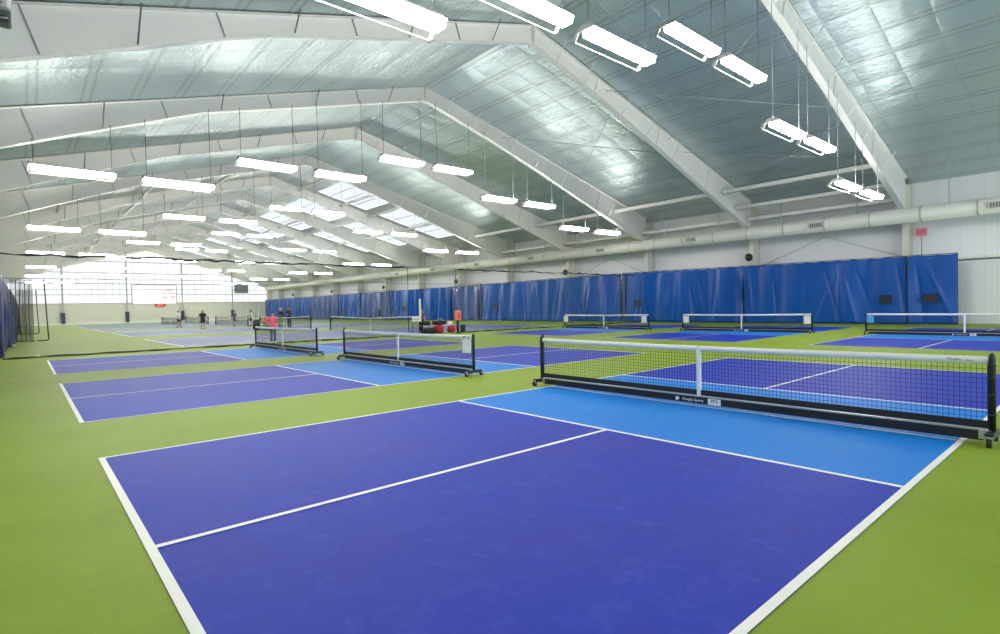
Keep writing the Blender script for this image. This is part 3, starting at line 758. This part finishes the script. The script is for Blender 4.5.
# ------------------------------------------------------------------ tennis nets
def make_tennis_net(half):
    t = thing('tennis_net', 'x', 'net', (0,0,0), 0, 'tennis nets in the far half')
    zt = lambda y: .93+.13*(abs(y)/half)
    net_mesh(half, .05, lambda y: zt(y)-.03, .11, .008).build('netting', M['cord'], t)
    hb = MB(); seg = 16
    for i in range(seg):
        ya, yb = -half+2*half*i/seg, -half+2*half*(i+1)/seg; za, zb = zt(ya), zt(yb)
        hb.add([(-.015,ya,za-.07),(-.015,yb,zb-.07),(-.015,yb,zb),(-.015,ya,za),(.015,ya,za-.07),(.015,yb,zb-.07),(.015,yb,zb),(.015,ya,za)], [(0,3,2,1),(4,5,6,7),(3,7,6,2),(0,1,5,4)], True)
    hb.build('headband', M['tape'], t)
    MB().box(-.012, .012, -.03, .03, 0, .92).build('center_strap', M['tape'], t)
    for sg in (-1, 1):
        p = MB().lathe([(.05, 0), (.05, 1.05), (.03, 1.1)], 12, (0, sg*(half+.1), 0)).build('post', M['black'], t)
        MB().box(.03, .12, sg*(half+.1)-.03, sg*(half+.1)+.03, .7, .85).build('winder', M['rubber'], p)
    return t
T0 = make_tennis_net(6.35)
TLAB = ['tennis net just behind the near divider, with a white box at its right end', 'tennis net behind the person in pink', 'tennis net in the far half, left of the two standing players', 'tennis net beside the man in white at the far end']
for k in range(4):
    t = T0 if k == 0 else copy_tree(T0)
    t.location = (16.63, TENNIS[k]+5.485, 0); t['label'] = TLAB[k]
t = copy_tree(T0); t.location = (14.2, 86.0, 0); t['label'] = 'low dark net left of the man in white at the far end'
for (y, lab, z0, z1) in ((26.53, 'tall white score post by the bench with the red bag', .72, 2.05), (56.19, 'white score post behind the person in pink, right one', .72, 2.13), (60.03, 'white score post behind the person in pink, left one', .72, 2.0)):
    p = thing('score_post', lab, 'score post', (16.52, y, 0), 0, 'white score posts')
    MB().bev(-.045, .045, -.05, .05, z0, z1, .008).build('score_board', M['white'], p)
    for q in range(7): MB().lathe([(.02, -.05), (.02, .05)], 8, (-.05, 0, z0+.42+q*.12), 'Y').build('score_peg', M['white'], p)
    MB().box(.045, .062, -.03, .03, .74, .95).build('clamp', M['black'], p)
wb = thing('score_box', 'white box sign at the right end of the tennis net', 'sign', (16.2, 26.45, .74), 0)
MB().bev(-.26, .26, -.03, .03, 0, .26, .01).build('panel', M['white'], wb)
MB().box(-.2, .2, -.034, -.03, .09, .12).box(-.2, .2, -.034, -.03, .16, .18).build('printed_lines', M['dark_steel'], wb)
MB().tube([(-.2, 0, .0), (-.32, .02, -.72)], .02, 6).build('prop', M['black'], wb)
MB().tube([(.2, 0, .0), (.2, .02, -.74)], .02, 6).build('prop', M['black'], wb)

# ------------------------------------------------------------------ benches, bags and small items
def bench(label, loc, rz, L=2.0):
    t = thing('bench', label, 'bench', loc, rz, 'players benches')
    for q in range(3): MB().bev(-L/2, L/2, -.2+q*.14, -.08+q*.14, .43, .465, .006).build('seat_slat', M['white'], t)
    for sx in (-1, 1):
        for sy in (-1, 1): MB().tube([(sx*L*.4, sy*.13, .43), (sx*L*.44, sy*.2, 0)], .02, 6).build('leg', M['louver'], t)
    return t
bench('white slatted bench holding black and red bags, behind the near divider gap', (18.0, 27.0, 0), 0, 2.2)
bench('white slatted bench with green bags behind the person in pink', (14.8, 46.8, 0), 0, 1.9)
def bag(label, loc, rz, L, W_, H_, mk, mk2, group='sports bags'):
    t = thing('sports_bag', label, 'bag', loc, rz, group)
    mb = MB(); n = 12; m_ = 6; vs = []; fs = []
    for i in range(m_+1):
        q = i/m_; x = -L/2+L*q; e = 1-.2*abs(2*q-1)**5
        for k in range(n):
            w = 2*PI*k/n; cy, cz = math.cos(w), math.sin(w)
            sy = math.copysign(abs(cy)**.35, cy); sz = math.copysign(abs(cz)**.35, cz)
            vs.append((x, sy*W_/2*e, H_/2+sz*H_/2*e*(1-.06*math.sin(q*9))))
    for i in range(m_):
        for k in range(n): fs.append((i*n+k, i*n+(k+1) % n, (i+1)*n+(k+1) % n, (i+1)*n+k))
    fs += [tuple(range(n))[::-1], tuple(m_*n+k for k in range(n))]
    mb.add(vs, fs, True).build('bag_body', M[mk], t)
    MB().tube([(-L*.2, -W_*.3, H_*.95), (-L*.14, -W_*.2, H_*1.35), (L*.14, -W_*.2, H_*1.35), (L*.2, -W_*.3, H_*.95)], .014, 6).build('handle', M[mk2], t)
    MB().box(-L*.42, L*.42, -.012, .012, H_*.97, H_*1.0+.008).build('zip', M[mk2], t)
    return t
bag('black sports bag with white trim lying on the bench, right one', (18.15, 27.0, .466), .1, .95, .32, .28, 'bag_black', 'paper')
bag('black sports bag on the left end of the white bench', (17.2, 27.0, .466), -.2, .5, .3, .26, 'bag_black', 'bag_red')
bag('bright red bag on the floor in front of the white bench', (17.66, 26.35, 0), .3, .55, .36, .48, 'bag_red', 'bag_black')
bag('black bag on the floor left of the red bag', (16.9, 26.15, 0), -.1, .75, .36, .36, 'bag_black', 'bag_black')
bag('dark red and black bag under the right end of the bench', (18.6, 26.4, 0), .4, .5, .34, .42, 'bag_red', 'bag_black')
bag('white towel bag on top at the right end of the bench', (18.9, 27.0, .466), .2, .35, .25, .2, 'paper', 'bag_red')
bag('olive green bag on the bench behind the person in pink', (15.2, 46.8, .466), .1, .8, .34, .42, 'bag_green', 'bag_black')
bag('green bag on the floor behind the person in pink, left one', (14.2, 46.2, 0), .1, .75, .4, .5, 'bag_green', 'bag_black')
bag('salmon orange bag on the bench behind the person in pink', (14.4, 46.8, .466), .0, .6, .34, .55, 'bag_orange', 'bag_black')
bag('dark bag on the floor near the white score post', (13.5, 46.6, 0), .0, .5, .36, .85, 'bag_black', 'bag_black')
ob = thing('orange_box', 'orange rounded box on a dark post beside the bench', 'box', (18.22, 25.17, 0))
MB().bev(-.19, .19, -.1, .1, .76, 1.34, .06).build('box_body', M['orange'], ob)
MB().bev(-.11, .11, -.115, -.1, .86, 1.2, .01).build('front_panel', M['orange_deep'], ob)
MB().tube([(0, 0, .03), (0, 0, .78)], .055, 10).build('post', M['black'], ob)
MB().lathe([(.2, 0), (.2, .025), (.06, .045)], 16).build('base', M['black'], ob)
bn = thing('bin', 'small black bin right of the orange box', 'bin', (19.6, 26.6, 0))
MB().lathe([(.14, 0), (.17, .36), (.175, .38)], 16).build('bin_body', M['rubber'], bn)
MB().lathe([(.18, .38), (.18, .41), (.1, .45)], 16).build('lid', M['black'], bn)
for i, (x, y, mk, l) in enumerate(((-.19, 25.75, 'ball_w', 'white ball by the divider hem at the left'), (-.94, 37.2, 'ball_w', 'white ball beside the navy curtain at the left'), (-.04, 41.6, 'ball_w', 'white ball in front of the nearer gathered net'),
        (35.5, 42.1, 'ball', 'ball at the foot of the folded curtain, leftmost of four'), (34.4, 40.0, 'ball', 'ball at the foot of the folded curtain, second of four from left'), (33.6, 37.8, 'ball', 'ball at the foot of the folded curtain, third of four from left'), (33.8, 36.6, 'ball', 'ball at the foot of the folded curtain, rightmost of four'),
        (33.9, 30.3, 'ball', 'ball seen under the left part of the middle right net'), (33.65, 26.7, 'ball', 'yellowish ball seen through the net, left of two close balls'), (34.7, 26.7, 'ball', 'yellowish ball seen through the net, right of two close balls'))):
    o = MB().ball((0, 0, 0), .055).build('ball', M[mk]); o.location = (x, y, .055); tag(o, l, 'ball', 'loose balls on the floor')

# ------------------------------------------------------------------ people
def skin_obj(name, V, E, R, material, parent, sub=1):
    me = bpy.data.meshes.new(name); me.from_pydata(V, E, []); me.materials.append(material)
    o = bpy.data.objects.new(name, me); C.objects.link(o); o.parent = parent
    md = o.modifiers.new('skin', 'SKIN'); md.use_smooth_shade = True
    if not me.skin_vertices: me.skin_vertices.new()
    sv = me.skin_vertices[0].data
    for i, q in enumerate(R):
        sv[i].radius = q if isinstance(q, tuple) else (q, q); sv[i].use_root = (i == 0)
    s2 = o.modifiers.new('smooth', 'SUBSURF'); s2.levels = sub; s2.render_levels = sub
    return o
def person(label, loc, rz, h, shirt, lower, long_legs=False, sleeves='short', hair='hair_dark', cap=None, arms='down', step=.0, shoes='cloth_white', sit=False, long_hair=False, slim=1.0):
    """local frame: faces +X, left is +Y, made 1.75 tall then scaled"""
    t = thing('person', label, 'person', loc, rz, 'people on the far courts'); t.scale = (h/1.75*slim, h/1.75*slim, h/1.75)
    J = {'pel': (0,0,.95), 'waist': (0,0,1.08), 'chest': (.01,0,1.28), 'upper': (0,0,1.42), 'neck': (0,0,1.5), 'skull': (.015,0,1.58), 'crown': (.01,0,1.68)}
    for s, sd in ((1, 'l'), (-1, 'r')):
        J['sh'+sd] = (0, s*.18, 1.42)
        if arms == 'down': J['el'+sd] = (-.03, s*.25, 1.14); J['wr'+sd] = (.06, s*.25, .90)
        elif arms == 'hips': J['el'+sd] = (-.08, s*.3, 1.18); J['wr'+sd] = (.08, s*.22, 1.0)
        elif arms == 'front': J['el'+sd] = (.02, s*.27, 1.15); J['wr'+sd] = (.2, s*.08, 1.08)
        elif arms == 'back': J['el'+sd] = (-.1, s*.27, 1.16); J['wr'+sd] = (-.17, s*.07, .98)
        J['hip'+sd] = (0, s*.09, .92)
        k = step*s
        if sit: J['kn'+sd] = (.42, s*.13, .93); J['an'+sd] = (.44, s*.13, .5)
        else: J['kn'+sd] = (.02+k*.55, s*.10, .5); J['an'+sd] = (-.03+k, s*.11, .09)
    names = list(J); ix = {n: i for i, n in enumerate(names)}
    E = [('pel','waist'),('waist','chest'),('chest','upper'),('upper','neck'),('neck','skull'),('skull','crown')]
    for sd in 'lr': E += [('upper','sh'+sd),('sh'+sd,'el'+sd),('el'+sd,'wr'+sd),('pel','hip'+sd),('hip'+sd,'kn'+sd),('kn'+sd,'an'+sd)]
    rad = {'pel': (.13,.11), 'waist': (.12,.10), 'chest': (.14,.11), 'upper': (.11,.08), 'neck': .055, 'skull': (.085,.095), 'crown': (.07,.08),
           'sh': .06, 'el': .042, 'wr': .03, 'hip': .085, 'kn': .056, 'an': .038}
    R = [rad.get(n, rad.get(n[:2], rad.get(n[:3], .05))) for n in names]
    V = [J[n] for n in names]; EE = [(ix[a], ix[b]) for a, b in E]
    # five fingers on each hand: short chains that leave the palm
    for sd, s in (('l', 1), ('r', -1)):
        e, w = Vector(J['el'+sd]), Vector(J['wr'+sd]); dv = (w-e).normalized(); side = Vector((1, 0, 0)) if abs(dv.x) < .8 else Vector((0, 0, 1))
        palm = w+dv*.07; i0 = len(V); V.append(tuple(palm)); R.append((.038, .02)); EE.append((ix['wr'+sd], i0))
        for q, ln in zip((-.03, -.01, .01, .03), (.06, .075, .08, .07)):
            a = palm+dv*.03+side*q; b = a+dv*ln*.6; c = b+(dv*.6+Vector((0, -s*.4, 0))).normalized()*ln*.4
            j = len(V); V += [tuple(a), tuple(b), tuple(c)]; R += [.010, .009, .007]; EE += [(i0, j), (j, j+1), (j+1, j+2)]
        a = palm+side*.035-dv*.03; b = a+(dv+side).normalized()*.05; j = len(V); V += [tuple(a), tuple(b)]; R += [.011, .008]; EE += [(i0, j), (j, j+1)]
    body = skin_obj('body', V, EE, R, M['skin'], t)
    # face
    fc = MB()
    for s in (-1, 1): fc.ball((.098, s*.034, 1.615), .011, 8, 6)
    fc.build('eyes', M['eye'], t)
    MB().ball((.108, 0, 1.585), .016, 8, 6, (1, .8, 1.4)).ball((0, .088, 1.59), .024, 8, 6, (.8, .4, 1.2)).ball((0, -.088, 1.59), .024, 8, 6, (.8, .4, 1.2)).ball((.1, 0, 1.545), .02, 8, 6, (.4, 1.2, .4)).build('face', M['skin'], t)
    hm = MB(); vs = []; fs = []; n, m_ = 14, 6
    for i in range(m_+1):
        th = PI*.56*i/m_
        for k in range(n):
            w = 2*PI*k/n; cw = math.cos(w); drop = .06 if cw > .3 else 0
            vs.append((.0+.108*math.sin(th)*cw-.008, .1*math.sin(th)*math.sin(w), 1.635+.118*math.cos(th)+drop*(i/m_)**2))
    for i in range(m_):
        for k in range(n): fs.append((i*n+k, (i+1)*n+k, (i+1)*n+(k+1) % n, i*n+(k+1) % n))
    hm.add(vs, fs, True)
    if long_hair: hm.ball((-.09, 0, 1.53), .07, 10, 8, (.7, 1, 1.7))
    hm.build('hair' if not cap else 'cap', M[cap or hair], t)
    # shirt, trousers or shorts: closed shells a little outside the body
    def lerp(a, b, f_): return tuple(a[i]+(b[i]-a[i])*f_ for i in range(3))
    def loft(mb, rings, n=18):
        vs = []; fs = []
        for (z, rx, ry) in rings:
            for q in range(n):
                w = 2*PI*q/n; vs.append((.005+rx*math.cos(w), ry*math.sin(w), z))
        for i in range(len(rings)-1):
            for q in range(n): fs.append((i*n+q, i*n+(q+1) % n, (i+1)*n+(q+1) % n, (i+1)*n+q))
        fs += [tuple(range(n))[::-1], tuple((len(rings)-1)*n+q for q in range(n))]
        return mb.add(vs, fs, True)
    mb = loft(MB(), [(.86,.145,.185), (.95,.142,.178), (1.06,.138,.168), (1.18,.145,.178), (1.30,.15,.192), (1.37,.142,.2), (1.415,.13,.198), (1.45,.11,.165), (1.475,.072,.085)])
    for sd, sg in (('l', 1), ('r', -1)):
        sh, el, wr = (0, sg*.155, 1.403), J['el'+sd], J['wr'+sd]
        if sleeves == 'short': mb.tube([sh, lerp(sh, el, .35), lerp(sh, el, .78)], [.092, .078, .072], 12)
        else: mb.tube([sh, lerp(sh, el, .4), el, lerp(el, wr, .5), lerp(el, wr, .95)], [.092, .072, .06, .052, .044], 12)
    mb.build('shirt', M[shirt], t)
    mb = loft(MB(), [(.80,.12,.16), (.86,.135,.176), (.95,.136,.172), (1.03,.132,.16)])
    for sd in 'lr':
        h_, k_, a_ = J['hip'+sd], J['kn'+sd], J['an'+sd]
        if long_legs: mb.tube([h_, lerp(h_, k_, .5), k_, lerp(k_, a_, .5), lerp(k_, a_, .96)], [.105, .092, .072, .062, .058], 12)
        else: mb.tube([h_, lerp(h_, k_, .4), lerp(h_, k_, .82)], [.108, .1, .098], 12)
    mb.build('trousers' if long_legs else 'shorts', M[lower], t)
    MB().ball((.098, 0, 1.565), .02, 8, 6, (.5, 1.1, .25)).build('mouth', M['lips'], t)
    for sd in 'lr':
        a = J['an'+sd]; MB().ball((a[0]+.05, a[1], a[2]-.045), .05, 10, 8, (2.5, .9, .9)).build('shoe', M[shoes], t)
    return t
PI2 = PI/2
person('person in a bright pink shirt and grey leggings behind the small net', (8.2, 26.1, 0), -1.9, 1.5, 'cloth_pink', 'cloth_grey', True, 'short', 'hair_brown', arms='hips', shoes='cloth_white', long_hair=True, slim=.84)
person('person in black with a white cap, left of the two by the far net', (17.2, 51.9, 0), -2.2, 1.82, 'cloth_black', 'cloth_black', True, 'long', cap='cloth_white', arms='front', shoes='cloth_black')
person('person in black, taller and right of the white cap', (17.75, 51.3, 0), -2.6, 1.94, 'cloth_black', 'cloth_black', True, 'long', arms='front', shoes='cloth_black')
person('man in a black shirt and black shorts standing alone facing the camera', (11.65, 56.0, 0), -1.75, 1.78, 'cloth_black', 'cloth_black', False, 'short', 'skin', arms='back', shoes='cloth_black')
person('man in a white shirt and black shorts left of the man in black', (11.9, 68.0, 0), -.5, 1.82, 'cloth_white', 'cloth_black', False, 'short', arms='down', step=.12, shoes='cloth_black')
person('person in a slate blue shirt by the far net, left of the white shirt', (16.0, 62.4, 0), -2.9, 1.72, 'cloth_slate', 'cloth_black', False, 'short', arms='down', step=.1, shoes='cloth_grey')
person('person in a white shirt and black shorts right of the slate blue shirt', (17.2, 61.0, 0), 2.9, 1.7, 'cloth_white', 'cloth_black', False, 'short', arms='front', step=.1, shoes='cloth_black')
person('person in dark clothes walking in front of the pale far curtain', (34.6, 66.0, 0), 2.6, 1.72, 'cloth_black', 'cloth_black', False, 'long', arms='front', step=.16, shoes='cloth_white')
person('person in a grey shirt behind the white box sign at the net end', (18.75, 30.0, 0), -2.4, 1.5, 'cloth_grey', 'cloth_black', True, 'short', arms='down', shoes='cloth_black')
